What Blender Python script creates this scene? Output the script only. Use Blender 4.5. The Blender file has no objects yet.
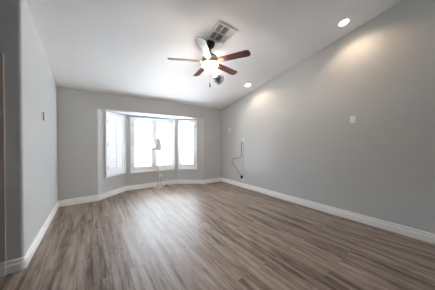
import bpy, bmesh, math, random
from mathutils import Vector, Matrix

random.seed(7)
SC = bpy.context.scene
COL = SC.collection
R = math.radians
PI = math.pi

# ------------------------------------------------------------------ camera
cd = bpy.data.cameras.new('camera')
cam = bpy.data.objects.new('camera', cd)
COL.objects.link(cam)
cd.sensor_fit = 'HORIZONTAL'
cd.sensor_width = 36.0
cd.lens = 174.52 / 435.0 * 36.0
cd.clip_start = 0.05
cam.location = (0, 0, 1.30)
cam.rotation_euler = (PI / 2 - 0.0103, 0, -0.6212)
SC.camera = cam

# ------------------------------------------------------------------ sky, exposure
SKY_STRENGTH = 50.0
BULB = 100.0           # fan light bowl emission
SPOT_W = 12.0          # recessed downlights
EXPOSURE = 0.60
SUN_W = 78.0
w = bpy.data.worlds.new('sky')
SC.world = w
w.use_nodes = True
bg = w.node_tree.nodes['Background']
bg.inputs['Color'].default_value = (0.75, 0.89, 1.04, 1)
bg.inputs['Strength'].default_value = SKY_STRENGTH
sd = bpy.data.lights.new('sun', 'SUN')
sd.energy = SUN_W
sd.angle = R(0.6)
sd.color = (1.0, 0.98, 0.96)
sun = bpy.data.objects.new('sun', sd)
COL.objects.link(sun)
sun.location = (12, 9, 12)
_az, _el = R(52), R(50)
sun.rotation_euler = Vector((math.cos(_el) * math.cos(_az), math.cos(_el) * math.sin(_az), math.sin(_el))).to_track_quat('Z', 'Y').to_euler()
vs = SC.view_settings
vs.view_transform = 'Standard'
vs.look = 'None'
vs.exposure = EXPOSURE
vs.gamma = 1.0
vs.use_curve_mapping = False
SC.cycles.max_bounces = 12
SC.cycles.sample_clamp_indirect = 0
SC.cycles.diffuse_bounces = 8
SC.cycles.transparent_max_bounces = 16

# ------------------------------------------------------------------ room dimensions (metres)
XL, XR, YB = -0.583, 3.572, 4.768
YN = 2.611                       # where the left wall ends
HB = 2.454                       # ceiling height at the window wall
SLOPE = 0.2008
YRIDGE, YBACK = -0.7, -4.2
XFAR = -3.4
HO = 2.074                       # bay soffit
A0 = Vector((0.095, YB)); A1 = Vector((0.714, 5.315))
A2 = Vector((2.195, 5.315)); A3 = Vector((2.866, YB))


def cz(y):
    return HB + SLOPE * (YB - max(y, YRIDGE))


CEIL_TILT = math.atan(SLOPE)


# ------------------------------------------------------------------ materials
def srgb(r, g, b):
    def f(c):
        c /= 255.0
        return c / 12.92 if c <= 0.04045 else ((c + 0.055) / 1.055) ** 2.4
    return (f(r), f(g), f(b), 1)


def mat(name, col, rough=0.5, metal=0.0, bump=0.0, bscale=200.0, vary=0.0, vscale=6.0, spec=0.5, emit=None, estr=0.0):
    m = bpy.data.materials.new(name)
    m.use_nodes = True
    nt = m.node_tree
    b = nt.nodes['Principled BSDF']
    b.inputs['Roughness'].default_value = rough
    b.inputs['Metallic'].default_value = metal
    b.inputs['Specular IOR Level'].default_value = spec
    tc = nt.nodes.new('ShaderNodeTexCoord')
    if vary > 0:
        n = nt.nodes.new('ShaderNodeTexNoise')
        n.inputs['Scale'].default_value = vscale
        n.inputs['Detail'].default_value = 4
        nt.links.new(tc.outputs['Object'], n.inputs['Vector'])
        mx = nt.nodes.new('ShaderNodeMixRGB')
        mx.inputs[1].default_value = tuple(c * (1 - vary) for c in col[:3]) + (1,)
        mx.inputs[2].default_value = tuple(min(1, c * (1 + vary)) for c in col[:3]) + (1,)
        nt.links.new(n.outputs['Fac'], mx.inputs[0])
        nt.links.new(mx.outputs[0], b.inputs['Base Color'])
    else:
        b.inputs['Base Color'].default_value = col
    if bump > 0:
        n2 = nt.nodes.new('ShaderNodeTexNoise')
        n2.inputs['Scale'].default_value = bscale
        n2.inputs['Detail'].default_value = 3
        nt.links.new(tc.outputs['Object'], n2.inputs['Vector'])
        bp = nt.nodes.new('ShaderNodeBump')
        bp.inputs['Strength'].default_value = bump
        bp.inputs['Distance'].default_value = 0.002
        nt.links.new(n2.outputs['Fac'], bp.inputs['Height'])
        nt.links.new(bp.outputs['Normal'], b.inputs['Normal'])
    if emit:
        b.inputs['Emission Color'].default_value = emit
        b.inputs['Emission Strength'].default_value = estr
    return m


def wood_mat(name, c1, c2, rough, axis, stretch, scale):
    m = bpy.data.materials.new(name)
    m.use_nodes = True
    nt = m.node_tree
    b = nt.nodes['Principled BSDF']
    b.inputs['Roughness'].default_value = rough
    tc = nt.nodes.new('ShaderNodeTexCoord')
    mp = nt.nodes.new('ShaderNodeMapping')
    s = [scale * stretch] * 3
    s[axis] = scale
    mp.inputs['Scale'].default_value = s
    n = nt.nodes.new('ShaderNodeTexNoise')
    n.inputs['Scale'].default_value = 1
    n.inputs['Detail'].default_value = 5
    cr = nt.nodes.new('ShaderNodeValToRGB')
    cr.color_ramp.elements[0].position = 0.3
    cr.color_ramp.elements[0].color = c1
    cr.color_ramp.elements[1].position = 0.72
    cr.color_ramp.elements[1].color = c2
    nt.links.new(tc.outputs['Object'], mp.inputs['Vector'])
    nt.links.new(mp.outputs[0], n.inputs['Vector'])
    nt.links.new(n.outputs['Fac'], cr.inputs[0])
    nt.links.new(cr.outputs[0], b.inputs['Base Color'])
    return m


def floor_mat():
    m = bpy.data.materials.new('grey_oak_vinyl_plank')
    m.use_nodes = True
    nt = m.node_tree
    L = nt.links.new
    b = nt.nodes['Principled BSDF']
    tc = nt.nodes.new('ShaderNodeTexCoord')
    sep = nt.nodes.new('ShaderNodeSeparateXYZ')
    L(tc.outputs['Object'], sep.inputs[0])
    comb = nt.nodes.new('ShaderNodeCombineXYZ')
    L(sep.outputs['Y'], comb.inputs['X'])
    L(sep.outputs['X'], comb.inputs['Y'])
    br = nt.nodes.new('ShaderNodeTexBrick')
    br.offset = 0.37
    br.offset_frequency = 2
    br.inputs['Scale'].default_value = 1
    br.inputs['Mortar Size'].default_value = 0.0012
    br.inputs['Mortar Smooth'].default_value = 0.1
    br.inputs['Brick Width'].default_value = 1.22
    br.inputs['Row Height'].default_value = 0.152
    br.inputs['Color1'].default_value = (0, 0, 0, 1)
    br.inputs['Color2'].default_value = (1, 1, 1, 1)
    br.inputs['Mortar'].default_value = (0.5, 0.5, 0.5, 1)
    L(comb.outputs[0], br.inputs['Vector'])
    # grain, shifted plank by plank
    sh = nt.nodes.new('ShaderNodeVectorMath'); sh.operation = 'MULTIPLY_ADD'
    sh.inputs[1].default_value = (3.0, 17.0, 5.0)
    L(br.outputs['Color'], sh.inputs[0])
    L(tc.outputs['Object'], sh.inputs[2])
    mp = nt.nodes.new('ShaderNodeMapping')
    mp.inputs['Scale'].default_value = (19.0, 1.3, 1.0)
    L(sh.outputs[0], mp.inputs['Vector'])
    n1 = nt.nodes.new('ShaderNodeTexNoise')
    n1.inputs['Scale'].default_value = 1.0
    n1.inputs['Detail'].default_value = 5
    n1.inputs['Distortion'].default_value = 0.6
    L(mp.outputs[0], n1.inputs['Vector'])
    mp2 = nt.nodes.new('ShaderNodeMapping')
    mp2.inputs['Scale'].default_value = (70.0, 3.0, 1.0)
    L(sh.outputs[0], mp2.inputs['Vector'])
    n2 = nt.nodes.new('ShaderNodeTexNoise')
    n2.inputs['Scale'].default_value = 1.0
    n2.inputs['Detail'].default_value = 3
    L(mp2.outputs[0], n2.inputs['Vector'])
    a = nt.nodes.new('ShaderNodeMath'); a.operation = 'MULTIPLY_ADD'
    a.inputs[1].default_value = 0.35
    L(n2.outputs['Fac'], a.inputs[0]); L(n1.outputs['Fac'], a.inputs[2])
    a2 = nt.nodes.new('ShaderNodeMath'); a2.operation = 'MULTIPLY_ADD'
    a2.inputs[1].default_value = 0.05
    L(br.outputs['Color'], a2.inputs[0]); L(a.outputs[0], a2.inputs[2])
    # long light and dark bands running with the boards
    mp3 = nt.nodes.new('ShaderNodeMapping')
    mp3.inputs['Scale'].default_value = (8.5, 0.32, 1.0)
    L(tc.outputs['Object'], mp3.inputs['Vector'])
    n3 = nt.nodes.new('ShaderNodeTexNoise')
    n3.inputs['Scale'].default_value = 1.0
    n3.inputs['Detail'].default_value = 2
    L(mp3.outputs[0], n3.inputs['Vector'])
    a3 = nt.nodes.new('ShaderNodeMath'); a3.operation = 'MULTIPLY_ADD'
    a3.inputs[1].default_value = 0.62
    L(n3.outputs['Fac'], a3.inputs[0]); L(a2.outputs[0], a3.inputs[2])
    # small mottling
    mp4 = nt.nodes.new('ShaderNodeMapping')
    mp4.inputs['Scale'].default_value = (26.0, 8.0, 1.0)
    L(sh.outputs[0], mp4.inputs['Vector'])
    n4 = nt.nodes.new('ShaderNodeTexNoise')
    n4.inputs['Scale'].default_value = 1.0
    n4.inputs['Detail'].default_value = 3
    L(mp4.outputs[0], n4.inputs['Vector'])
    a4 = nt.nodes.new('ShaderNodeMath'); a4.operation = 'MULTIPLY_ADD'
    a4.inputs[1].default_value = 0.30
    L(n4.outputs['Fac'], a4.inputs[0]); L(a3.outputs[0], a4.inputs[2])
    a2 = nt.nodes.new('ShaderNodeMath'); a2.operation = 'SUBTRACT'
    a2.inputs[1].default_value = 0.44
    L(a4.outputs[0], a2.inputs[0])
    cr = nt.nodes.new('ShaderNodeValToRGB')
    e = cr.color_ramp.elements
    e[0].position = 0.50; e[0].color = FLOOR_DARK
    e[1].position = 0.98; e[1].color = FLOOR_LIGHT
    k = e.new(0.72); k.color = FLOOR_MID
    L(a2.outputs[0], cr.inputs[0])
    mx = nt.nodes.new('ShaderNodeMixRGB')
    mx.inputs[2].default_value = (0.035, 0.028, 0.024, 1)
    mo = nt.nodes.new('ShaderNodeMath'); mo.operation = 'MULTIPLY'; mo.inputs[1].default_value = 0.4
    L(br.outputs['Fac'], mo.inputs[0])
    L(mo.outputs[0], mx.inputs[0]); L(cr.outputs[0], mx.inputs[1])
    L(mx.outputs[0], b.inputs['Base Color'])
    b.inputs['Roughness'].default_value = 0.42
    b.inputs['Specular IOR Level'].default_value = 0.36
    bp = nt.nodes.new('ShaderNodeBump')
    bp.inputs['Strength'].default_value = 0.25
    bp.inputs['Distance'].default_value = 0.002
    L(a.outputs[0], bp.inputs['Height'])
    L(bp.outputs['Normal'], b.inputs['Normal'])
    return m


FLOOR_DARK = (0.095, 0.067, 0.053, 1)
FLOOR_MID = (0.255, 0.193, 0.157, 1)
FLOOR_LIGHT = (0.405, 0.330, 0.283, 1)

M = {}
M['wall'] = mat('light_grey_wall_paint', (0.562, 0.562, 0.556, 1), 0.55, bump=0.12, bscale=140, spec=0.35)
M['unseen_dark'] = mat('dark_brown_bounce_absorber', (0.10, 0.085, 0.075, 1), 0.6, bump=0.12, bscale=140)  # dark colour given to the unseen walls to cut bounced light
M['ceil'] = mat('white_ceiling_paint', (0.90, 0.885, 0.885, 1), 0.75, bump=0.15, bscale=90)
M['floor'] = floor_mat()
M['trim'] = mat('white_trim_paint', (0.90, 0.89, 0.875, 1), 0.35)
M['beige'] = mat('beige_door_paint', (0.50, 0.45, 0.41, 1), 0.45)
M['shutter'] = mat('white_shutter_paint', (0.88, 0.88, 0.88, 1), 0.6)
M['vinyl'] = mat('white_window_vinyl', (0.80, 0.81, 0.81, 1), 0.4)
M['plastic'] = mat('white_plastic', (0.90, 0.89, 0.875, 1), 0.3)
M['shade_and_display_grey'] = mat('shade_and_display_grey', (0.42, 0.42, 0.42, 1), 0.4)  # for the display, and for side shade put into the thermostat's colour
M['slot'] = mat('dark_slot', (0.02, 0.02, 0.02, 1), 0.6)
M['black'] = mat('black_rubber', (0.012, 0.012, 0.013, 1), 0.45)
M['wire'] = mat('dark_grey_cable', (0.06, 0.06, 0.065, 1), 0.5)
M['paleline'] = mat('pale_grey_cord', (0.36, 0.37, 0.37, 1), 0.5)
M['bronze'] = mat('oil_rubbed_bronze', (0.030, 0.018, 0.013, 1), 0.38, 0.5, vary=0.2, vscale=20)
M['brass'] = mat('antique_cream_brass', (0.62, 0.50, 0.34, 1), 0.28, 0.75, vary=0.12, vscale=25)
M['oldbrass'] = mat('aged_brass', (0.34, 0.24, 0.13, 1), 0.35, 0.7, vary=0.15, vscale=25)
M['walnut'] = wood_mat('walnut_blade', srgb(52, 26, 20), srgb(98, 54, 42), 0.42, 0, 14, 3.0)
M['lampmetal'] = mat('cream_gilt_lamp_metal', (0.66, 0.59, 0.46, 1), 0.3, 0.5, vary=0.15, vscale=18)
M['hinge'] = mat('brushed_steel_hinge', (0.35, 0.35, 0.36, 1), 0.35, 0.9)
M['metalwhite'] = mat('white_enamel', (0.88, 0.87, 0.86, 1), 0.4)
M['duct'] = mat('dark_duct', (0.02, 0.019, 0.018, 1), 0.8)
M['petal_white'] = mat('white_petal_cloth', (0.84, 0.82, 0.87, 1), 0.6, vary=0.05)
M['petal_lilac'] = mat('lilac_petal_cloth', (0.42, 0.34, 0.58, 1), 0.6, vary=0.2)
M['petal_navy'] = mat('navy_petal_cloth', (0.035, 0.03, 0.09, 1), 0.5, vary=0.2)
M['petal_pink'] = mat('pink_petal_cloth', (0.66, 0.40, 0.50, 1), 0.6, vary=0.2)
M['brown'] = mat('brown_switch_plastic', (0.06, 0.035, 0.02, 1), 0.35)
M['concrete'] = mat('pale_patio_concrete', (0.62, 0.60, 0.57, 1), 0.8, vary=0.1, vscale=3)
M['stucco'] = mat('beige_stucco', (0.60, 0.55, 0.48, 1), 0.85, bump=0.3, bscale=60)
M['block'] = mat('dark_grey_dimming_block', (0.025, 0.026, 0.025, 1), 0.9, bump=0.4, bscale=30, vary=0.15, vscale=4)  # near-black surface of the wall added to dim the window view
M['bowl'] = mat('lit_frosted_glass', (0.9, 0.86, 0.8, 1), 0.4, emit=(1.0, 0.89, 0.77, 1), estr=BULB)
M['bulb'] = mat('lit_downlight_lens', (0.9, 0.88, 0.85, 1), 0.4, emit=(1.0, 0.78, 0.55, 1), estr=14)

# lamp shade: thin cloth, some light passes
m = bpy.data.materials.new('ivory_shade_cloth'); m.use_nodes = True
nt = m.node_tree; nt.nodes.clear()
o_ = nt.nodes.new('ShaderNodeOutputMaterial'); d_ = nt.nodes.new('ShaderNodeBsdfDiffuse'); t_ = nt.nodes.new('ShaderNodeBsdfTranslucent')
mx_ = nt.nodes.new('ShaderNodeMixShader'); mx_.inputs[0].default_value = 0.12
wv = nt.nodes.new('ShaderNodeTexNoise'); wv.inputs['Scale'].default_value = 40
cr_ = nt.nodes.new('ShaderNodeValToRGB')
cr_.color_ramp.elements[0].color = (0.50, 0.46, 0.44, 1); cr_.color_ramp.elements[1].color = (0.66, 0.60, 0.57, 1)
nt.links.new(wv.outputs['Fac'], cr_.inputs[0])
for q in (d_, t_):
    nt.links.new(cr_.outputs[0], q.inputs['Color'])
nt.links.new(d_.outputs[0], mx_.inputs[1]); nt.links.new(t_.outputs[0], mx_.inputs[2]); nt.links.new(mx_.outputs[0], o_.inputs['Surface'])
M['shade'] = m

# window glass: clear, with a fresnel sheen
m = bpy.data.materials.new('clear_window_glass'); m.use_nodes = True
nt = m.node_tree; nt.nodes.clear()
o_ = nt.nodes.new('ShaderNodeOutputMaterial'); t_ = nt.nodes.new('ShaderNodeBsdfTransparent'); g_ = nt.nodes.new('ShaderNodeBsdfGlossy')
t_.inputs['Color'].default_value = (0.95, 0.97, 0.97, 1); g_.inputs['Roughness'].default_value = 0.02
f_ = nt.nodes.new('ShaderNodeFresnel'); f_.inputs['IOR'].default_value = 1.25
mx_ = nt.nodes.new('ShaderNodeMixShader')
nt.links.new(f_.outputs[0], mx_.inputs[0]); nt.links.new(t_.outputs[0], mx_.inputs[1]); nt.links.new(g_.outputs[0], mx_.inputs[2]); nt.links.new(mx_.outputs[0], o_.inputs['Surface'])
M['glass'] = m


# ------------------------------------------------------------------ mesh helpers
class MB:
    def __init__(self):
        self.bm = bmesh.new()

    def face(self, vs):
        try:
            self.bm.faces.new(vs)
        except ValueError:
            pass

    def add(self, pts, faces, T=None):
        v = [self.bm.verts.new((T @ Vector(p)) if T else p) for p in pts]
        for f in faces:
            self.face([v[i] for i in f])
        return v

    def box(self, x0, x1, y0, y1, z0, z1, T=None, bev=0.0):
        if bev <= 0:
            p = [(x0, y0, z0), (x1, y0, z0), (x1, y1, z0), (x0, y1, z0), (x0, y0, z1), (x1, y0, z1), (x1, y1, z1), (x0, y1, z1)]
            self.add(p, [(3, 2, 1, 0), (4, 5, 6, 7), (0, 1, 5, 4), (1, 2, 6, 5), (2, 3, 7, 6), (3, 0, 4, 7)], T)
            return
        t = bmesh.new()
        bmesh.ops.create_cube(t, size=1)
        for v in t.verts:
            v.co = Vector(((x0 + x1) / 2 + v.co.x * (x1 - x0), (y0 + y1) / 2 + v.co.y * (y1 - y0), (z0 + z1) / 2 + v.co.z * (z1 - z0)))
        bmesh.ops.bevel(t, geom=t.edges[:], offset=bev, segments=2, affect='EDGES', profile=0.5)
        self.merge(t, T)

    def merge(self, t, T=None):
        mp = {}
        for v in t.verts:
            mp[v] = self.bm.verts.new((T @ v.co) if T else v.co)
        for f in t.faces:
            self.face([mp[v] for v in f.verts])
        t.free()

    def prism(self, poly, fn0, fn1, T=None):
        """poly of 2-D points; fn0/fn1 give the bottom and top 3-D points"""
        n = len(poly)
        p = [fn0(*q) for q in poly] + [fn1(*q) for q in poly]
        fs = [tuple(range(n - 1, -1, -1)), tuple(range(n, 2 * n))]
        fs += [(i, (i + 1) % n, n + (i + 1) % n, n + i) for i in range(n)]
        self.add(p, fs, T)

    def lathe(self, prof, seg=32, T=None, cap=True):
        """prof: (radius, z) from one end to the other"""
        rings = []
        for r, z in prof:
            if r < 1e-6:
                p = Vector((0, 0, z))
                rings.append([self.bm.verts.new((T @ p) if T else p)])
            else:
                ring = []
                for k in range(seg):
                    a = 2 * PI * k / seg
                    p = Vector((r * math.cos(a), r * math.sin(a), z))
                    ring.append(self.bm.verts.new((T @ p) if T else p))
                rings.append(ring)
        for a, b in zip(rings, rings[1:]):
            for k in range(seg):
                k2 = (k + 1) % seg
                if len(a) == 1 and len(b) == 1:
                    continue
                if len(a) == 1:
                    self.face([a[0], b[k], b[k2]])
                elif len(b) == 1:
                    self.face([a[k], b[0], a[k2]])
                else:
                    self.face([a[k], b[k], b[k2], a[k2]])
        if cap:
            for ring in (rings[0], rings[-1]):
                if len(ring) > 1:
                    self.face(ring)

    def tube(self, pts, r, seg=8, T=None):
        pts = [Vector(p) for p in pts]
        rad = r if isinstance(r, (list, tuple)) else [r] * len(pts)
        rings = []
        up = None
        for i, p in enumerate(pts):
            d = (pts[min(i + 1, len(pts) - 1)] - pts[max(i - 1, 0)]).normalized()
            if up is None:
                up = Vector((0, 0, 1)) if abs(d.z) < 0.9 else Vector((1, 0, 0))
            u = (up - d * up.dot(d)).normalized()
            up = u
            v = d.cross(u)
            ring = []
            for k in range(seg):
                a = 2 * PI * k / seg
                q = p + (u * math.cos(a) + v * math.sin(a)) * rad[i]
                ring.append(self.bm.verts.new((T @ q) if T else q))
            rings.append(ring)
        for a, b in zip(rings, rings[1:]):
            for k in range(seg):
                k2 = (k + 1) % seg
                self.face([a[k], a[k2], b[k2], b[k]])
        self.face(rings[0][::-1]); self.face(rings[-1])

    def build(self, name, mt, parent=None, smooth=False, loc=None, rot=None):
        bmesh.ops.recalc_face_normals(self.bm, faces=self.bm.faces[:])
        me = bpy.data.meshes.new(name)
        self.bm.to_mesh(me)
        self.bm.free()
        me.materials.append(mt)
        if smooth:
            for p in me.polygons:
                p.use_smooth = True
            try:
                me.set_sharp_from_angle(angle=R(38))
            except Exception:
                pass
        o = bpy.data.objects.new(name, me)
        COL.objects.link(o)
        if parent:
            o.parent = parent
        if loc:
            o.location = loc
        if rot:
            o.rotation_euler = rot
        return o


def tag(o, label=None, cat=None, group=None, kind=None):
    if label: o['label'] = label
    if cat: o['category'] = cat
    if group: o['group'] = group
    if kind: o['kind'] = kind
    return o


def thing(name, label, cat, loc=(0, 0, 0), rot=(0, 0, 0), group=None):
    o = bpy.data.objects.new(name, None)
    o.empty_display_size = 0.1
    COL.objects.link(o)
    o.location = loc
    o.rotation_euler = rot
    return tag(o, label, cat, group)


def struct(o, label=None, cat=None):
    return tag(o, label, cat, kind='structure')


def smooth_path(pts, n=6):
    pts = [Vector(p) for p in pts]
    out = []
    for i in range(len(pts) - 1):
        p0 = pts[max(i - 1, 0)]; p1 = pts[i]; p2 = pts[i + 1]; p3 = pts[min(i + 2, len(pts) - 1)]
        for k in range(n):
            t = k / n
            out.append(0.5 * ((2 * p1) + (p2 - p0) * t + (2 * p0 - 5 * p1 + 4 * p2 - p3) * t * t + (3 * p1 - p0 - 3 * p2 + p3) * t ** 3))
    out.append(pts[-1])
    return out


def rounded(poly, which, r, n=5):
    out = []
    N = len(poly)
    for i, p in enumerate(poly):
        if i not in which:
            out.append(p); continue
        P = Vector(p); a = (Vector(poly[i - 1]) - P).normalized(); b = (Vector(poly[(i + 1) % N]) - P).normalized()
        half = math.acos(max(-1, min(1, a.dot(b)))) / 2
        t = r / math.tan(half)
        c = P + (a + b).normalized() * (r / math.sin(half))
        s = P + a * t - c; e = P + b * t - c
        a0 = math.atan2(s.y, s.x); a1 = math.atan2(e.y, e.x)
        d = (a1 - a0 + PI) % (2 * PI) - PI
        for k in range(n + 1):
            q = a0 + d * k / n
            out.append((c.x + r * math.cos(q), c.y + r * math.sin(q)))
    return out


# ------------------------------------------------------------------ room shell
TH = 0.13
b = MB(); b.box(XFAR - TH, XR + TH, YBACK - TH, 5.6, -0.12, 0)
struct(b.build('floor', M['floor']), 'grey brown wood plank floor of the whole room', 'floor')

b = MB()
prof = [(YB + TH, cz(YB + TH)), (YRIDGE, cz(YRIDGE)), (YBACK - TH, cz(YRIDGE)),
        (YBACK - TH, cz(YRIDGE) + 0.12), (YRIDGE, cz(YRIDGE) + 0.12), (YB + TH, cz(YB + TH) + 0.12)]
b.prism(prof, lambda y, z: (XFAR - TH, y, z), lambda y, z: (XR + TH, y, z))
struct(b.build('ceiling', M['ceil']), 'white sloping ceiling rising away from the bay window', 'ceiling')

# right wall
b = MB()
prof = [(YB + TH, 0), (YBACK - TH, 0), (YBACK - TH, cz(YRIDGE)), (YRIDGE, cz(YRIDGE)), (YB + TH, cz(YB + TH))]
b.prism(prof, lambda y, z: (XR, y, z), lambda y, z: (XR + TH, y, z))
struct(b.build('wall_right', M['wall']), 'long grey wall on the right under the downlights', 'wall')

# left wall and its return, one footprint with a rounded outer corner
DX0, DX1 = -1.62, -0.775          # door opening in the return
foot = [(XL, YB + TH), (XL - TH, YB + TH), (XL - TH, YN + TH), (DX1, YN + TH), (DX1, YN), (XL, YN)]
foot = rounded(foot, {5}, 0.022)
b = MB(); b.prism(foot, lambda x, y: (x, y, 0), lambda x, y: (x, y, cz(y)))
struct(b.build('wall_left', M['wall']), 'short grey wall on the left with a rounded outer corner', 'wall')
# return wall left of the door and above it
b = MB()
b.box(XFAR, DX0, YN, YN + TH, 0, cz(YN))
b.box(DX0, DX1, YN, YN + TH, 2.10, cz(YN))
struct(b.build('wall_return', M['wall']))
b = MB(); b.box(XFAR - TH, XFAR, YBACK - TH, YN + TH, 0, cz(YRIDGE))
struct(b.build('wall_far_left', M['unseen_dark']))
BW0, BW1, BZ0, BZ1 = 2.05, 2.60, 1.45, 1.85          # opening for the unseen fill window added behind the camera
b = MB()
b.box(XFAR, BW0, YBACK - TH, YBACK, 0, cz(YRIDGE)); b.box(BW1, XR, YBACK - TH, YBACK, 0, cz(YRIDGE))
b.box(BW0, BW1, YBACK - TH, YBACK, 0, BZ0); b.box(BW0, BW1, YBACK - TH, YBACK, BZ1, cz(YRIDGE))
struct(b.build('wall_behind', M['unseen_dark']))  # unseen wall, darkened to keep bounce off the near walls

# door in the return wall (only its casing shows at the photo's left edge)
b = MB(); b.box(DX0 + 0.003, DX1 - 0.003, YN + 0.05, YN + 0.09, 0.01, 2.095)
for z0, z1 in ((0.2, 0.95), (1.1, 1.95)):
    b.box(DX0 + 0.12, DX0 + 0.38, YN + 0.042, YN + 0.05, z0, z1)
    b.box(DX1 - 0.38, DX1 - 0.12, YN + 0.042, YN + 0.05, z0, z1)
door = struct(b.build('door_1', M['beige']))
b = MB()
b.lathe([(0.0, 0.0), (0.02, 0.002), (0.028, 0.015), (0.02, 0.03), (0.01, 0.04), (0.01, 0.055)], 20, Matrix.Translation((DX0 + 0.07, YN - 0.004, 0.98)) @ Matrix.Rotation(-PI / 2, 4, 'X'))
b.build('door_knob', M['bronze'], door, True)
b = MB()
cw = 0.075
for x0, x1, z0, z1 in ((DX1, DX1 + cw, 0, 2.175), (DX0 - cw, DX0, 0, 2.175), (DX0, DX1, 2.10, 2.175)):
    b.box(x0, x1, YN - 0.018, YN, z0, z1, bev=0.004)
struct(b.build('trim_1', M['beige']), 'beige door casing at the left edge of the view', 'door casing')

# back wall: piers, header
d1 = (A1 - A0).normalized(); d3 = (A3 - A2).normalized()
n1 = Vector((-d1.y, d1.x)); n3 = Vector((-d3.y, d3.x))       # outward
STUB = 0.08
foot = [(XL, YB), tuple(A0), tuple(A0 + d1 * STUB), tuple(A0 + d1 * STUB + n1 * TH), (A0.x - 0.12, YB + TH), (XL, YB + TH)]
foot = rounded(foot, {1}, 0.02)
b = MB()
hh = lambda y: cz(min(y, YB))
b.prism(foot, lambda x, y: (x, y, 0), lambda x, y: (x, y, HO))
foot = [(XR, YB), (XR, YB + TH), (A3.x + 0.12, YB + TH), tuple(A3 - d3 * STUB + n3 * TH), tuple(A3 - d3 * STUB), tuple(A3)]
foot = rounded(foot, {5}, 0.02)
b.prism(foot, lambda x, y: (x, y, 0), lambda x, y: (x, y, HO))
# header above opening and piers, with a rounded lower edge
hp = rounded([(YB, HO), (YB + TH, HO), (YB + TH, cz(YB + TH)), (YB, cz(YB))], {0}, 0.012)
b.prism(hp, lambda y, z: (A0.x, y, z), lambda y, z: (A3.x, y, z))
hq = [(YB, HO), (YB + TH, HO), (YB + TH, cz(YB + TH)), (YB, cz(YB))]
b.prism(hq, lambda y, z: (XL, y, z), lambda y, z: (A0.x, y, z))
b.prism(hq, lambda y, z: (A3.x, y, z), lambda y, z: (XR, y, z))
struct(b.build('wall_back', M['wall']), 'grey wall around the bay window opening', 'wall')

# bay soffit (the ceiling of the bay)
b = MB()
so = [(A0.x - 0.1, YB + TH), (A3.x + 0.1, YB + TH), (A2.x + 0.12, 5.46), (A1.x - 0.12, 5.46)]
b.prism(so, lambda x, y: (x, y, HO + 0.0), lambda x, y: (x, y, HO + 0.14))
struct(b.build('ceiling_bay', M['ceil']), 'white soffit of the window bay', 'ceiling')


def frame_T(P, d):
    """local x along the wall, y outward, z up"""
    o = Vector((-d.y, d.x))
    return Matrix(((d.x, o.x, 0, P.x), (d.y, o.y, 0, P.y), (0, 0, 1, 0), (0, 0, 0, 1)))


def bay_wall(name, P, Q, s0, s1, z0, z1, start, end, ext0, ext1, label):
    d = (Q - P).normalized(); L = (Q - P).length
    T = frame_T(P, d)
    b = MB()

    def piece(a0, a1, za, zb, e0=False, e1=False):
        # mitred outer corners
        x00 = a0 - (ext0 if e0 else 0); x11 = a1 + (ext1 if e1 else 0)
        b.add([(a0, 0, za), (a1, 0, za), (x11, TH, za), (x00, TH, za), (a0, 0, zb), (a1, 0, zb), (x11, TH, zb), (x00, TH, zb)],
              [(3, 2, 1, 0), (4, 5, 6, 7), (0, 1, 5, 4), (1, 2, 6, 5), (2, 3, 7, 6), (3, 0, 4, 7)], T)
    a, e = start, L - end
    piece(a, s0, 0, HO, True, False)
    piece(s1, e, 0, HO, False, True)
    piece(s0, s1, 0, z0)
    piece(s0, s1, z1, HO)
    struct(b.build(name, M['wall']), label, 'wall')
    return T, L


LL = (A1 - A0).length; LR = (A3 - A2).length
ang = math.acos(d1.x)
mit = TH * math.tan(ang / 2)
WIN = {}
WIN[1] = (bay_wall('wall_bay_left', A0, A1, 0.215, 0.775, 0.525, 2.015, STUB, 0.0, 0, mit, 'grey angled wall holding the left bay window')[0], 0.18, 0.81, 0.483, 2.053)
WIN[2] = (bay_wall('wall_bay_centre', A1, A2, 0.160, 1.362, 0.510, 1.995, 0.0, 0.0, mit, mit, 'grey wall holding the wide middle bay window')[0], 0.124, 1.399, 0.468, 2.032)
WIN[3] = (bay_wall('wall_bay_right', A2, A3, 0.085, 0.622, 0.505, 2.010, 0.0, STUB, mit, 0, 'grey angled wall holding the right bay window')[0], 0.05, 0.657, 0.466, 2.047)


# ------------------------------------------------------------------ baseboards
BP = [(0, 0), (0.011, 0), (0.011, 0.006), (0.019, 0.006), (0.019, 0.080), (0.016, 0.086), (0.009, 0.090), (0.009, 0.106), (0.014, 0.109), (0.014, 0.122), (0.005, 0.133), (0, 0.133)]


def baseboard(name, path, side, label):
    """path of 2-D points; the room is on the given side (+1 left of travel)"""
    path = [Vector(p) for p in path]
    offs = []
    for i, p in enumerate(path):
        dirs = []
        if i > 0: dirs.append((p - path[i - 1]).normalized())
        if i < len(path) - 1: dirs.append((path[i + 1] - p).normalized())
        ns = [Vector((-d.y, d.x)) * side for d in dirs]
        if len(ns) == 1:
            offs.append(ns[0])
        else:
            m_ = (ns[0] + ns[1]); m_.normalize()
            offs.append(m_ / m_.dot(ns[0]))
    b = MB()
    rings = []
    for p, o in zip(path, offs):
        rings.append([b.bm.verts.new((p.x + o.x * t, p.y + o.y * t, z)) for t, z in BP])
    n = len(BP)
    for r0, r1 in zip(rings, rings[1:]):
        for k in range(n):
            k2 = (k + 1) % n
            b.face([r0[k], r0[k2], r1[k2], r1[k]])
    b.face(rings[0]); b.face(rings[-1][::-1])
    return struct(b.build(name, M['trim']), label, 'baseboard')


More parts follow.
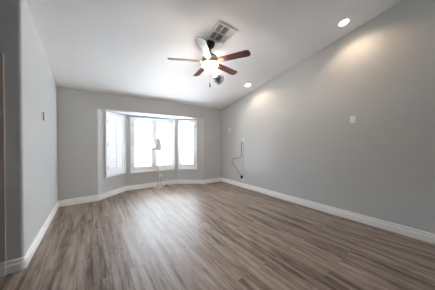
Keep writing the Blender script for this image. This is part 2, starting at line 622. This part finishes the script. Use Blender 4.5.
baseboard('baseboard_right', [(XR, YBACK), (XR, YB)], 1, 'white baseboard along the long right wall')
baseboard('baseboard_back', [(XR - 0.019, YB), tuple(A3), tuple(A2), tuple(A1), tuple(A0), (XL + 0.019, YB)], 1, 'white baseboard around the window bay')
rc = rounded([(XL, YB), (XL, YN), (DX1 + cw, YN)], {1}, 0.022)
baseboard('baseboard_left', rc, 1, 'white baseboard along the left wall and around its corner')
baseboard('baseboard_door', [(DX0 - cw, YN), (XFAR, YN)], 1, 'white baseboard beyond the door')
# plinth block at the foot of the door casing
b = MB(); b.box(DX1 + 0.001, DX1 + cw, YN - 0.024, YN, 0, 0.14, bev=0.003)
struct(b.build('trim_2', M['trim']), 'plinth block at the foot of the door casing', 'trim')


# ------------------------------------------------------------------ windows and shutters
def window(n, T, s0, s1, z0, z1, double, label):
    b = MB()
    y0, y1 = 0.085, 0.125
    f = 0.032
    a0, a1, c0, c1 = s0 + 0.0375, s1 - 0.0375, z0 + 0.044, z1 - 0.04
    b.box(a0, a1, y0, y1, c0, c0 + f, T); b.box(a0, a1, y0, y1, c1 - f, c1, T)
    b.box(a0, a0 + f, y0, y1, c0 + f, c1 - f, T); b.box(a1 - f, a1, y0, y1, c0 + f, c1 - f, T)
    if double:
        mid = (a0 + a1) / 2
        b.box(mid - 0.02, mid + 0.02, y0, y1, c0 + f, c1 - f, T)
    wn = struct(b.build('window_%d' % n, M['vinyl']), label, 'window')
    b = MB(); b.box(a0 + f, a1 - f, 0.103, 0.107, c0 + f, c1 - f, T)
    b.build('glass_pane', M['glass'], wn)


def shutter(T, s0, s1, z0, z1, panels, tilt, label, hinge_side):
    base = T @ Vector(((s0 + s1) / 2, 0, z0))
    root = thing('plantation_shutter', label, 'shutter', base, (0, 0, math.atan2(T[1][0], T[0][0])), 'white window shutters in the bay')
    W = (s1 - s0) / 2; H = z1 - z0
    fw = 0.045
    b = MB()
    yf, yb = -0.045, 0.0
    for x0, x1, a0, a1 in ((-W, -W + fw, 0, H), (W - fw, W, 0, H), (-W + fw, W - fw, 0, fw), (-W + fw, W - fw, H - fw, H)):
        b.box(x0, x1, yf, yb, a0, a1, None, 0.004)
    b.build('outer_frame', M['shutter'], root)
    ix0, ix1 = -W + fw + 0.003, W - fw - 0.003
    iz0, iz1 = fw + 0.003, H - fw - 0.003
    pw = (ix1 - ix0) / panels
    for k in range(panels):
        x0 = ix0 + pw * k + (0.0015 if k else 0); x1 = ix0 + pw * (k + 1) - (0.0015 if k < panels - 1 else 0)
        st, tr, br_ = 0.070, 0.072, 0.120
        p0, p1 = -0.036, -0.008
        b = MB()
        b.box(x0, x0 + st, p0, p1, iz0, iz1, None, 0.003); b.box(x1 - st, x1, p0, p1, iz0, iz1, None, 0.003)
        b.box(x0 + st, x1 - st, p0, p1, iz0, iz0 + br_, None, 0.003); b.box(x0 + st, x1 - st, p0, p1, iz1 - tr, iz1, None, 0.003)
        pan = b.build('shutter_panel', M['shutter'], root)
        lo, hi = iz0 + br_ + 0.004, iz1 - tr - 0.004
        n = 16
        pitch = (hi - lo) / n
        ch, t = 0.0445, 0.0055
        b = MB()
        ca, sa = math.cos(tilt), math.sin(tilt)
        cy = (p0 + p1) / 2
        xs0, xs1 = x0 + st + 0.002, x1 - st - 0.002
        for i in range(n):
            zc = lo + pitch * (i + 0.5)
            prof = [(-ch, 0), (-ch * 0.6, t * 0.75), (0, t), (ch * 0.6, t * 0.75), (ch, 0), (ch * 0.6, -t * 0.75), (0, -t), (-ch * 0.6, -t * 0.75)]
            pr = [(cy + u * ca - v * sa, zc + u * sa + v * ca) for u, v in prof]
            b.prism(pr, lambda y, z: (xs0, y, z), lambda y, z: (xs1, y, z))
        b.build('louvers', M['shutter'], pan, True)
        b = MB()
        rx = (x0 + x1) / 2
        yr = cy - ch * ca - 0.008
        b.box(rx - 0.006, rx + 0.006, yr - 0.005, yr + 0.005, lo + 0.02, hi - 0.005, None, 0.002)
        b.build('tilt_rod', M['shutter'], pan)
        side = hinge_side if panels == 1 else (-1 if k == 0 else 1)
        hx = x0 - 0.002 if side < 0 else x1 + 0.002
        for hz in (iz0 + 0.18, (iz0 + iz1) / 2, iz1 - 0.18):
            b = MB()
            b.lathe([(0.005, -0.035), (0.005, 0.035)], 10, Matrix.Translation((hx, -0.046, hz)))
            b.build('hinge', M['hinge'], pan, True)
    return root


LBL = {1: 'narrow white slatted shutter on the left angled wall of the bay',
       2: 'wide white two-panel shutter on the middle wall behind the floor lamp',
       3: 'narrow white shutter on the right angled wall of the bay'}
for n, (T, s0, s1, z0, z1) in WIN.items():
    window(n, T, s0, s1, z0, z1, n == 2, {1: 'left window of the bay', 2: 'middle window of the bay', 3: 'right window of the bay'}[n])
    shutter(T, s0, s1, z0, z1, 2 if n == 2 else 1, R({1: 85.5, 2: -7, 3: -14}[n]), LBL[n], {1: -1, 2: 0, 3: 1}[n])
    # sky portal just outside the pane
    ld = bpy.data.lights.new('sky_portal', 'AREA')
    ld.shape = 'RECTANGLE'; ld.size = s1 - s0; ld.size_y = z1 - z0
    ld.cycles.is_portal = True
    lo = bpy.data.objects.new('sky_portal', ld)
    COL.objects.link(lo)
    # area lights shine along local -Z: aim into the room (local -y of the wall frame)
    xa = (T.to_3x3() @ Vector((1, 0, 0))); za = (T.to_3x3() @ Vector((0, 1, 0))); ya = za.cross(xa)
    c = T @ Vector(((s0 + s1) / 2, 0.16, (z0 + z1) / 2))
    lo.matrix_world = Matrix(((xa.x, ya.x, za.x, c.x), (xa.y, ya.y, za.y, c.y), (xa.z, ya.z, za.z, c.z), (0, 0, 0, 1)))

# unseen window added behind the camera to let in fill light
b = MB()
f = 0.035
for x0, x1, a0, a1 in ((BW0, BW0 + f, BZ0, BZ1), (BW1 - f, BW1, BZ0, BZ1), (BW0 + f, BW1 - f, BZ0, BZ0 + f), (BW0 + f, BW1 - f, BZ1 - f, BZ1)):
    b.box(x0, x1, YBACK - 0.11, YBACK - 0.07, a0, a1)
wn = struct(b.build('window_4', M['vinyl']), 'unseen window added behind the camera for fill light', 'window')
b = MB(); b.box(BW0 + f, BW1 - f, YBACK - 0.092, YBACK - 0.088, BZ0 + f, BZ1 - f)
b.build('glass_pane', M['glass'], wn)
ld = bpy.data.lights.new('sky_portal', 'AREA'); ld.shape = 'RECTANGLE'; ld.size = BW1 - BW0; ld.size_y = BZ1 - BZ0
ld.cycles.is_portal = True
lo = bpy.data.objects.new('sky_portal', ld); COL.objects.link(lo)
lo.location = ((BW0 + BW1) / 2, YBACK - 0.16, (BZ0 + BZ1) / 2); lo.rotation_euler = (PI / 2, 0, 0)
lo.rotation_euler = (-PI / 2, 0, PI)

# ground outside the bay
b = MB(); b.box(-14, 18, 5.6, 30, -0.25, -0.15)
struct(b.build('ground', M['concrete']), 'pale concrete outside the bay', 'ground')
b = MB()  # dark wall added outside, hides the bright sky behind the louvers
b.box(-14, 18, 10.0, 10.2, -0.15, 2.75)
b.box(-14, 18, 9.96, 10.24, 2.75, 2.83)
struct(b.build('dimming_wall', M['block']), 'dark wall added across the yard to dim the view through the windows', 'light screen')


# ------------------------------------------------------------------ ceiling fan
FX, FY = 1.560, 2.392
FZ = cz(FY)
fan = thing('ceiling_fan', 'five-blade ceiling fan with dark wood blades and a lit glass bowl', 'ceiling fan', (FX, FY, FZ))
zb = 2.620 - FZ                       # blade plane, relative to the ceiling point
tilt = Matrix.Rotation(-CEIL_TILT, 4, 'X')
b = MB()
b.lathe([(0.078, 0.0), (0.078, -0.012), (0.074, -0.04), (0.06, -0.07), (0.04, -0.09), (0.024, -0.098), (0, -0.098)], 36, Matrix.Translation((0, 0, 0)) @ tilt)
b.build('canopy', M['bronze'], fan, True)
b = MB(); b.lathe([(0.014, -0.07), (0.014, -0.18)], 20)
b.build('downrod', M['bronze'], fan, True)
b = MB()
b.lathe([(0.022, -0.165), (0.03, -0.178), (0.03, -0.19), (0.07, -0.200), (0.105, -0.222), (0.125, -0.250), (0.130, -0.275), (0.130, zb + 0.03), (0.10, zb + 0.018), (0, zb + 0.018)], 40)
motor = b.build('motor_housing', M['bronze'], fan, True)
b = MB()
b.lathe([(0.129, -0.252), (0.135, -0.258), (0.138, -0.275), (0.138, -0.300), (0.131, -0.312)], 40, None, False)
b.build('trim_band', M['brass'], motor, True)
b = MB()
b.lathe([(0, zb + 0.016), (0.095, zb + 0.016), (0.100, zb + 0.006), (0.100, zb - 0.004), (0.075, zb - 0.012), (0.066, zb - 0.02), (0.066, zb - 0.028), (0.11, zb - 0.024), (0.121, zb - 0.028), (0.121, zb - 0.040), (0, zb - 0.048)], 40)
b.build('switch_housing', M['brass'], fan, True)
# bowl
br0 = 0.127
zt = zb - 0.036
prof = []
for k in range(13):
    a = PI / 2 * k / 12
    prof.append((br0 * math.cos(a) ** 0.85 if k < 12 else 0.0, zt - 0.088 * math.sin(a) ** 1.25))
prof = [(br0 - 0.012, zt - 0.002)] + prof
b = MB(); b.lathe(prof, 44, None, False)
b.build('light_bowl', M['bowl'], fan, True)
b = MB()
b.lathe([(0, zt - 0.080), (0.018, zt - 0.084), (0.020, zt - 0.092), (0.011, zt - 0.098), (0.011, zt - 0.104), (0.014, zt - 0.110), (0.009, zt - 0.120), (0, zt - 0.124)], 20)
b.build('finial', M['brass'], fan, True)
# pull chain with a dark wooden fob
zc0, zc1 = zt - 0.122, 2.285 - FZ
b = MB()
nb = 26
for k in range(nb):
    z = zc0 + (zc1 - zc0) * (k + 0.5) / nb
    t = bmesh.new(); bmesh.ops.create_icosphere(t, subdivisions=1, radius=0.0028)
    b.merge(t, Matrix.Translation((0, 0, z)))
b.tube([(0, 0, zc0 + 0.004), (0, 0, zc1)], 0.0009, 5)
chain = b.build('pull_chain', M['brass'], fan, True)
b = MB()
b.lathe([(0, zc1 + 0.004), (0.004, zc1), (0.0075, zc1 - 0.02), (0.011, zc1 - 0.055), (0.008, zc1 - 0.072), (0, zc1 - 0.076)], 16)
b.build('chain_fob', M['brown'], chain, True)

BR, BW = 0.668, 0.136
r0 = 0.165
PITCH = R(13)


def blade_mesh():
    # outline: narrower at the root, rounded corners at the tip
    pts = []
    rt = 0.05
    L = [(r0, -0.048), (r0 + 0.02, -0.054), (BR - rt, -BW / 2)]
    for k in range(1, 6):
        a = -PI / 2 + PI / 2 * k / 5
        L.append((BR - rt + rt * math.cos(a), -BW / 2 + rt + rt * math.sin(a)))
    up = [(x, -y) for x, y in reversed(L)]
    poly = L + up
    b = MB()
    b.prism(poly, lambda x, y: (x, y, -0.003), lambda x, y: (x, y, 0.003))
    return b


def bracket_mesh():
    b = MB()
    # cast arm from the hub, opening into a leaf plate under the blade root
    b.tube(smooth_path([(0.085, 0, 0.0), (0.12, 0, -0.004), (0.155, 0, -0.014), (0.195, 0, -0.010)], 4), [0.011] * 12 + [0.009], 10)
    leaf = [(0.150, -0.010), (0.172, -0.030), (0.205, -0.034), (0.225, -0.020), (0.250, 0.0), (0.225, 0.020), (0.205, 0.034), (0.172, 0.030), (0.150, 0.010)]
    b.prism(leaf, lambda x, y: (x, y, -0.0095), lambda x, y: (x, y, -0.0035))
    for x, y in ((0.195, -0.02), (0.195, 0.02), (0.23, 0)):
        b.lathe([(0, -0.013), (0.004, -0.0125), (0.006, -0.0095)], 10, Matrix.Translation((x, y, 0)))
    return b


blade0 = bracket0 = None
for k in range(5):
    a = R(10.0 + 72 * k)
    if blade0 is None:
        bl = blade0 = blade_mesh().build('blade', M['walnut'], fan)
        bk = bracket0 = bracket_mesh().build('blade_bracket', M['oldbrass'], fan, True)
    else:
        bl = blade0.copy(); bk = bracket0.copy()
        for o in (bl, bk):
            COL.objects.link(o); o.parent = fan
    for o in (bl, bk):
        o.matrix_local = Matrix.Translation((0, 0, zb)) @ Matrix.Rotation(a, 4, 'Z') @ Matrix.Rotation(-PITCH, 4, 'X')

# flower ball hanging on the second pull chain
BX, BY, BZ = 1.714, 2.365, 2.380
ball = thing('hanging_flower_ball', 'purple and white cloth flower ball hanging from the ceiling fan', 'ornament', (BX, BY, BZ + 0.075))
b = MB()
hub = Vector((FX + 0.125, FY + 0.0, FZ + zb - 0.042)) - Vector((BX, BY, BZ + 0.075))
b.tube([hub, hub * 0.5 + Vector((0, 0, -0.004)), (0, 0, 0)], 0.0014, 6)
b.build('hanging_cord', M['paleline'], ball, True)
b = MB()
t = bmesh.new(); bmesh.ops.create_icosphere(t, subdivisions=3, radius=0.042)
b.merge(t, Matrix.Translation((0, 0, -0.075)))
b.build('core', M['petal_lilac'], ball, True)


def blossom(mt):
    b = MB()
    for k in range(5):
        a = 2 * PI * k / 5
        rows = [(0.0, 0.004, 0.0), (0.012, 0.011, 0.006), (0.024, 0.014, 0.010), (0.034, 0.008, 0.008)]
        vs_ = []
        for x, hw, z in rows:
            for s in (-1, 0, 1):
                p = Vector((x, hw * s, z + (0.004 if s else 0)))
                vs_.append(b.bm.verts.new(Matrix.Rotation(a, 4, 'Z') @ p))
        for i in range(len(rows) - 1):
            for j in range(2):
                b.face([vs_[3 * i + j], vs_[3 * i + j + 1], vs_[3 * i + j + 4], vs_[3 * i + j + 3]])
    t = bmesh.new(); bmesh.ops.create_icosphere(t, subdivisions=1, radius=0.007)
    b.merge(t, Matrix.Translation((0, 0, 0.006)))
    return b


protos = {}
NB = 34
dark = Vector((-0.62, -0.72, -0.30)).normalized()      # the dark blossoms sit in one cluster
for k in range(NB):
    z = 1 - 2 * (k + 0.5) / NB
    ph = k * 2.39996
    d = Vector((math.sqrt(1 - z * z) * math.cos(ph), math.sqrt(1 - z * z) * math.sin(ph), z))
    key = ['petal_white', 'petal_lilac', 'petal_white', 'petal_pink', 'petal_white', 'petal_lilac', 'petal_white', 'petal_white'][k % 8]
    if d.dot(dark) > 0.83: key = 'petal_navy'
    if key not in protos:
        o = protos[key] = blossom(None).build('blossom', M[key], ball)
    else:
        o = protos[key].copy(); COL.objects.link(o); o.parent = ball
    q = Vector((0, 0, 1)).rotation_difference(d)
    rr = 0.046 + random.uniform(0, 0.034)
    o.matrix_local = Matrix.Translation(d * rr + Vector((0, 0, -0.075))) @ q.to_matrix().to_4x4() @ Matrix.Rotation(random.uniform(0, 6), 4, 'Z') @ Matrix.Scale(random.uniform(1.1, 1.5), 4)


# ------------------------------------------------------------------ ceiling vent
def on_ceiling(x, y):
    return Matrix.Translation((x, y, cz(y))) @ Matrix.Rotation(-CEIL_TILT, 4, 'X')


vx0, vx1, vy0, vy1 = 1.445, 1.815, 1.985, 2.325
vc = ((vx0 + vx1) / 2, (vy0 + vy1) / 2)
vent = thing('ceiling_vent', 'white square air vent on the ceiling beside the fan', 'air vent', (vc[0], vc[1], cz(vc[1])), (-CEIL_TILT, 0, 0))
hw, hl = (vx1 - vx0) / 2, (vy1 - vy0) / 2 / math.cos(CEIL_TILT)
b = MB()
fwd = 0.030
for x0, x1, y0, y1 in ((-hw, -hw + fwd, -hl, hl), (hw - fwd, hw, -hl, hl), (-hw + fwd, hw - fwd, -hl, -hl + fwd), (-hw + fwd, hw - fwd, hl - fwd, hl)):
    b.box(x0, x1, y0, y1, -0.018, 0.0, None, 0.003)
cx = [-hw + fwd, -hw + fwd + 0.092, -hw + fwd + 0.196, hw - fwd]
for x in cx[1:3]:
    b.box(x - 0.006, x + 0.006, -hl + fwd, hl - fwd, -0.016, -0.001)
b.box(-hw + fwd, hw - fwd, -0.007, 0.007, -0.016, -0.001)
b.build('vent_frame', M['metalwhite'], vent)
b = MB(); b.box(-hw + fwd, hw - fwd, -hl + fwd, hl - fwd, -0.0012, -0.0006)
b.build('duct_opening', M['duct'], vent)
for ci in range(3):
    for ri in range(2):
        x0, x1 = cx[ci] + (0.006 if ci else 0.0), cx[ci + 1] - (0.006 if ci < 2 else 0.0)
        y0, y1 = ((-hl + fwd, -0.007), (0.007, hl - fwd))[ri]
        b = MB()
        n = 5 if ci < 2 else 7
        a = (R(62) if ci < 2 else R(-18))
        for k in range(n):
            xc = x0 + (x1 - x0) * (k + 0.5) / n
            wd = 0.0036 if ci < 2 else 0.0105
            T = Matrix.Translation((xc, 0, -0.006)) @ Matrix.Rotation(a, 4, 'Y')
            b.box(-wd, wd, y0, y1, -0.0005, 0.0005, T)
        b.build('slat_bank', M['metalwhite'], vent)


# ------------------------------------------------------------------ recessed downlights
def downlight(x, y, label):
    d = thing('recessed_downlight', label, 'downlight', (x, y, cz(y)), (-CEIL_TILT, 0, 0), 'recessed downlights by the right wall')
    b = MB()
    b.lathe([(0.062, -0.001), (0.062, -0.006), (0.070, -0.010), (0.086, -0.008), (0.090, -0.001)], 40, None, False)
    b.build('trim_ring', M['metalwhite'], d, True)
    b = MB(); b.lathe([(0, -0.004), (0.040, -0.0035), (0.061, -0.0015)], 36, None, False)
    b.build('lens', M['bulb'], d, True)
    ld = bpy.data.lights.new('downlight_beam', 'SPOT')
    ld.energy = SPOT_W
    ld.color = (1.0, 0.76, 0.52)
    ld.spot_size = R(152)
    ld.spot_blend = 0.6
    ld.shadow_soft_size = 0.05
    lo = bpy.data.objects.new('downlight_beam', ld)
    COL.objects.link(lo)
    lo.parent = d
    lo.location = (0, 0, -0.03)
    return d


downlight(3.215, 1.088, 'lit recessed downlight nearest the camera, above the right wall')
downlight(3.215, 3.163, 'lit recessed downlight farther away, near the ceiling fan')


# ------------------------------------------------------------------ wall plates, outlets, cable
def plate(name, label, cat, wall, s, z, w_=0.072, h_=0.118, kind='blank', group=None):
    """wall: 'right' (faces -x), 'left' (faces +x) or 'bay' (faces -y). local x right, y outwards, z up"""
    if wall == 'right':
        loc, rz = (XR, s, z), PI / 2
    elif wall == 'bay':
        loc, rz = (s, 5.315, z), PI
    else:
        loc, rz = (XL, s, z), -PI / 2
    root = thing(name, label, cat, loc, (0, 0, rz), group)
    b = MB(); b.box(-w_ / 2, w_ / 2, 0.0, 0.007, -h_ / 2, h_ / 2, None, 0.0025)
    b.build('cover_plate', M['plastic'], root)
    if kind == 'rocker':
        b = MB(); b.box(-0.017, 0.017, 0.006, 0.010, -0.034, 0.034, None, 0.0015)
        b.build('rocker', M['plastic'], root)
    elif kind == 'toggle':
        b = MB(); b.box(-0.010, 0.010, 0.006, 0.0085, -0.024, 0.024, None, 0.001)
        b.box(-0.004, 0.004, 0.008, 0.022, -0.002, 0.012, None, 0.001)
        b.build('toggle', M['plastic'], root)
    elif kind == 'outlet':
        for zz in (-0.021, 0.021):
            b = MB(); b.box(-0.017, 0.017, 0.006, 0.009, zz - 0.014, zz + 0.014, None, 0.0015)
            r_ = b.build('receptacle', M['plastic'], root)
            b = MB()
            for xx in (-0.006, 0.006):
                b.box(xx - 0.0012, xx + 0.0012, 0.0085, 0.0094, zz - 0.002, zz + 0.007)
            b.box(-0.002, 0.002, 0.0085, 0.0094, zz - 0.010, zz - 0.006)
            b.build('slots', M['slot'], r_)
    elif kind == 'cable':
        b = MB(); b.lathe([(0.009, 0), (0.009, 0.006), (0.005, 0.006), (0.005, 0.014), (0, 0.014)], 16, Matrix.Translation((0.0, 0.006, -0.03)) @ Matrix.Rotation(-PI / 2, 4, 'X'))
        b.build('cable_socket', M['hinge'], root, True)
    for zz in ((-h_ / 2 + 0.018, h_ / 2 - 0.018) if kind in ('toggle', 'blank') else ()):
        b = MB(); b.lathe([(0.003, 0.0065), (0.003, 0.0078), (0, 0.0082)], 10, Matrix.Rotation(-PI / 2, 4, 'X') @ Matrix.Translation((0, 0, 0)))
        sc_ = b.build('screw', M['hinge'], root, True)
        sc_.location = (0, 0, zz)
    return root


plate('light_switch', 'white switch plate alone on the near part of the right wall', 'light switch', 'right', 1.070, 1.702, 0.078, 0.122, 'toggle')
plate('wall_plate', 'small white plate high on the right wall next to the far corner', 'wall plate', 'right', 4.33, 1.725, 0.060, 0.115, 'rocker')
plate('cable_outlet', 'white cable plate on the right wall with a dark cable hanging from it', 'wall plate', 'right', 3.69, 1.385, 0.072, 0.118, 'cable')
plate('power_outlet', 'white power outlet low on the right wall below the hanging cable', 'outlet', 'right', 3.700, 0.285, 0.074, 0.150, 'outlet')
plate('power_outlet', 'white power outlet low on the bay wall beside the floor lamp', 'outlet', 'bay', 1.664, 0.290, 0.072, 0.118, 'outlet')

# dark cable: plate, down, a loop to the far side, and back to the plug
xw = XR - 0.010
cab = thing('wall_cable', 'thin dark cable looping down the right wall to a black plug', 'cable', (XR, 3.70, 0.30))
rel = lambda pts: [Vector(p) - Vector((XR, 3.70, 0.30)) for p in pts]
pts = [(XR - 0.022, 3.69, 1.350), (XR - 0.030, 3.715, 1.335), (xw, 3.762, 1.30), (xw, 3.772, 1.16), (xw, 3.772, 1.0), (xw, 3.775, 0.905), (xw, 3.83, 0.862), (xw, 3.98, 0.852), (xw, 4.10, 0.835),
       (xw, 4.185, 0.79), (xw, 4.195, 0.745), (xw, 4.13, 0.66), (xw, 4.0, 0.545), (xw, 3.90, 0.450), (xw - 0.006, 3.79, 0.355), (XR - 0.045, 3.735, 0.335)]
b = MB(); b.tube(smooth_path(rel(pts), 5), 0.0060, 8)
b.build('cord', M['wire'], cab, True)
b = MB(); b.box(-0.062, -0.0095, -0.006, 0.052, -0.030, 0.056, None, 0.006)
b.build('plug', M['black'], cab)
# pale cord hanging straight from plate to outlet
cab2 = thing('cable_strand', 'pale straight cord on the right wall between the cable plate and outlet', 'cord', (XR, 3.695, 0.30))
b = MB()
b.tube(smooth_path([(-0.006, -0.012, 1.030), (-0.005, -0.010, 0.80), (-0.005, -0.006, 0.40), (-0.005, -0.004, 0.12), (-0.007, -0.003, 0.062)], 4), 0.0032, 8)
b.build('cord', M['paleline'], cab2, True)

# thermostat on the left wall
th = thing('thermostat', 'small white thermostat on the left wall', 'thermostat', (XL, 3.53, 1.685), (0, 0, -PI / 2))
b = MB(); b.box(-0.058, 0.058, 0, 0.008, -0.060, 0.060, None, 0.002)
b.build('backplate', M['plastic'], th)
b = MB(); b.box(-0.052, 0.052, 0.008, 0.024, -0.055, 0.055, None, 0.004)
b.build('thermostat_body', M['shade_and_display_grey'], th)  # grey body stands in for shade on the unlit side
b = MB(); b.box(-0.050, 0.050, 0.023, 0.028, -0.053, 0.053, None, 0.001)
face = b.build('front_cover', M['plastic'], th)
b = MB(); b.box(-0.025, 0.025, 0.0275, 0.0286, 0.005, 0.035)
b.build('display', M['shade_and_display_grey'], face)


# ------------------------------------------------------------------ floor lamp
LX, LY = 1.545, 5.125
lamp = thing('floor_lamp', 'slim cream floor lamp with a flared shade standing before the middle window', 'floor lamp', (LX, LY, 0))
b = MB()
b.lathe([(0, 0), (0.130, 0), (0.134, 0.006), (0.132, 0.014), (0.115, 0.022), (0.080, 0.030), (0.045, 0.040), (0.030, 0.055), (0.022, 0.075), (0, 0.075)], 44)
b.build('base', M['lampmetal'], lamp, True)
b = MB()
b.lathe([(0.0135, 0.07), (0.0135, 0.36), (0.020, 0.365), (0.023, 0.378), (0.020, 0.391), (0.0135, 0.396), (0.0135, 0.86), (0.019, 0.865), (0.022, 0.876), (0.019, 0.887), (0.012, 0.892), (0.012, 1.13)], 24)
b.build('pole', M['lampmetal'], lamp, True)
b = MB()
b.lathe([(0.012, 1.12), (0.020, 1.13), (0.020, 1.18), (0.010, 1.19), (0.0, 1.19)], 20)
b.lathe([(0.004, 1.19), (0.004, 1.425)], 8)
b.build('lamp_socket', M['brass'], lamp, True)
b = MB()
b.lathe([(0.012, 1.19), (0.028, 1.24), (0.030, 1.265), (0.020, 1.29), (0, 1.298)], 20)
b.build('light_bulb', M['plastic'], lamp, True)


def shade_mesh():
    b = MB()
    prof = [(0.066, 1.415), (0.070, 1.37), (0.078, 1.31), (0.090, 1.25), (0.108, 1.19), (0.128, 1.152), (0.158, 1.134), (0.195, 1.122)]
    seg = 64
    rings = []
    for i, (r, z) in enumerate(prof):
        t = i / (len(prof) - 1)
        ring = []
        for k in range(seg):
            a = 2 * PI * k / seg
            s = math.cos(a * 8)
            rr = r * (1 + 0.045 * t * s)
            zz = z - 0.020 * max(0, t - 0.72) / 0.28 * (0.5 + 0.5 * s)
            ring.append(b.bm.verts.new((rr * math.cos(a), rr * math.sin(a), zz)))
        rings.append(ring)
    for p, q in zip(rings, rings[1:]):
        for k in range(seg):
            k2 = (k + 1) % seg
            b.face([p[k], p[k2], q[k2], q[k]])
    return b


sh = shade_mesh().build('lamp_shade', M['shade'], lamp, True)
sm = sh.modifiers.new('thickness', 'SOLIDIFY'); sm.thickness = 0.0016
b = MB(); b.lathe([(0.064, 1.412), (0.069, 1.412), (0.069, 1.420), (0.064, 1.420), (0.064, 1.412)], 40, None, False)
for k in range(3):
    a = 2 * PI * k / 3
    b.tube([(0, 0, 1.416), (0.065 * math.cos(a), 0.065 * math.sin(a), 1.416)], 0.002, 6)
b.build('shade_ring', M['brass'], sh, True)
b = MB(); b.lathe([(0.004, 1.42), (0.010, 1.426), (0.010, 1.434), (0.005, 1.442), (0, 1.444)], 14)
b.build('finial', M['brass'], lamp, True)
b = MB()
rl = lambda pts: [Vector(p) - Vector((LX, LY, 0)) for p in pts]
cp = smooth_path(rl([(1.66, 5.120, 0.006), (1.72, 5.16, 0.005), (1.79, 5.225, 0.005), (1.85, 5.262, 0.010), (1.90, 5.25, 0.005), (1.885, 5.21, 0.005), (1.80, 5.235, 0.005), (1.72, 5.265, 0.008), (1.69, 5.275, 0.06), (1.672, 5.280, 0.18), (1.664, 5.285, 0.262)]), 6)
b.tube(cp, 0.0035, 8)
cord = b.build('lamp_cord', M['brown'], lamp, True)
b = MB(); b.box(-0.016, 0.016, -0.045, -0.0095, -0.032, -0.008, None, 0.004)
pl = b.build('plug', M['black'], cord)
pl.location = (1.664 - LX, 5.315 - LY, 0.290)
b = MB(); b.box(-0.032, 0.032, -0.020, 0.020, 0.0, 0.024, None, 0.008)
fs = b.build('foot_switch', M['brown'], cord)
fs.location = (1.835 - LX, 5.262 - LY, 0.0)
fs.rotation_euler = (0, 0, R(20))
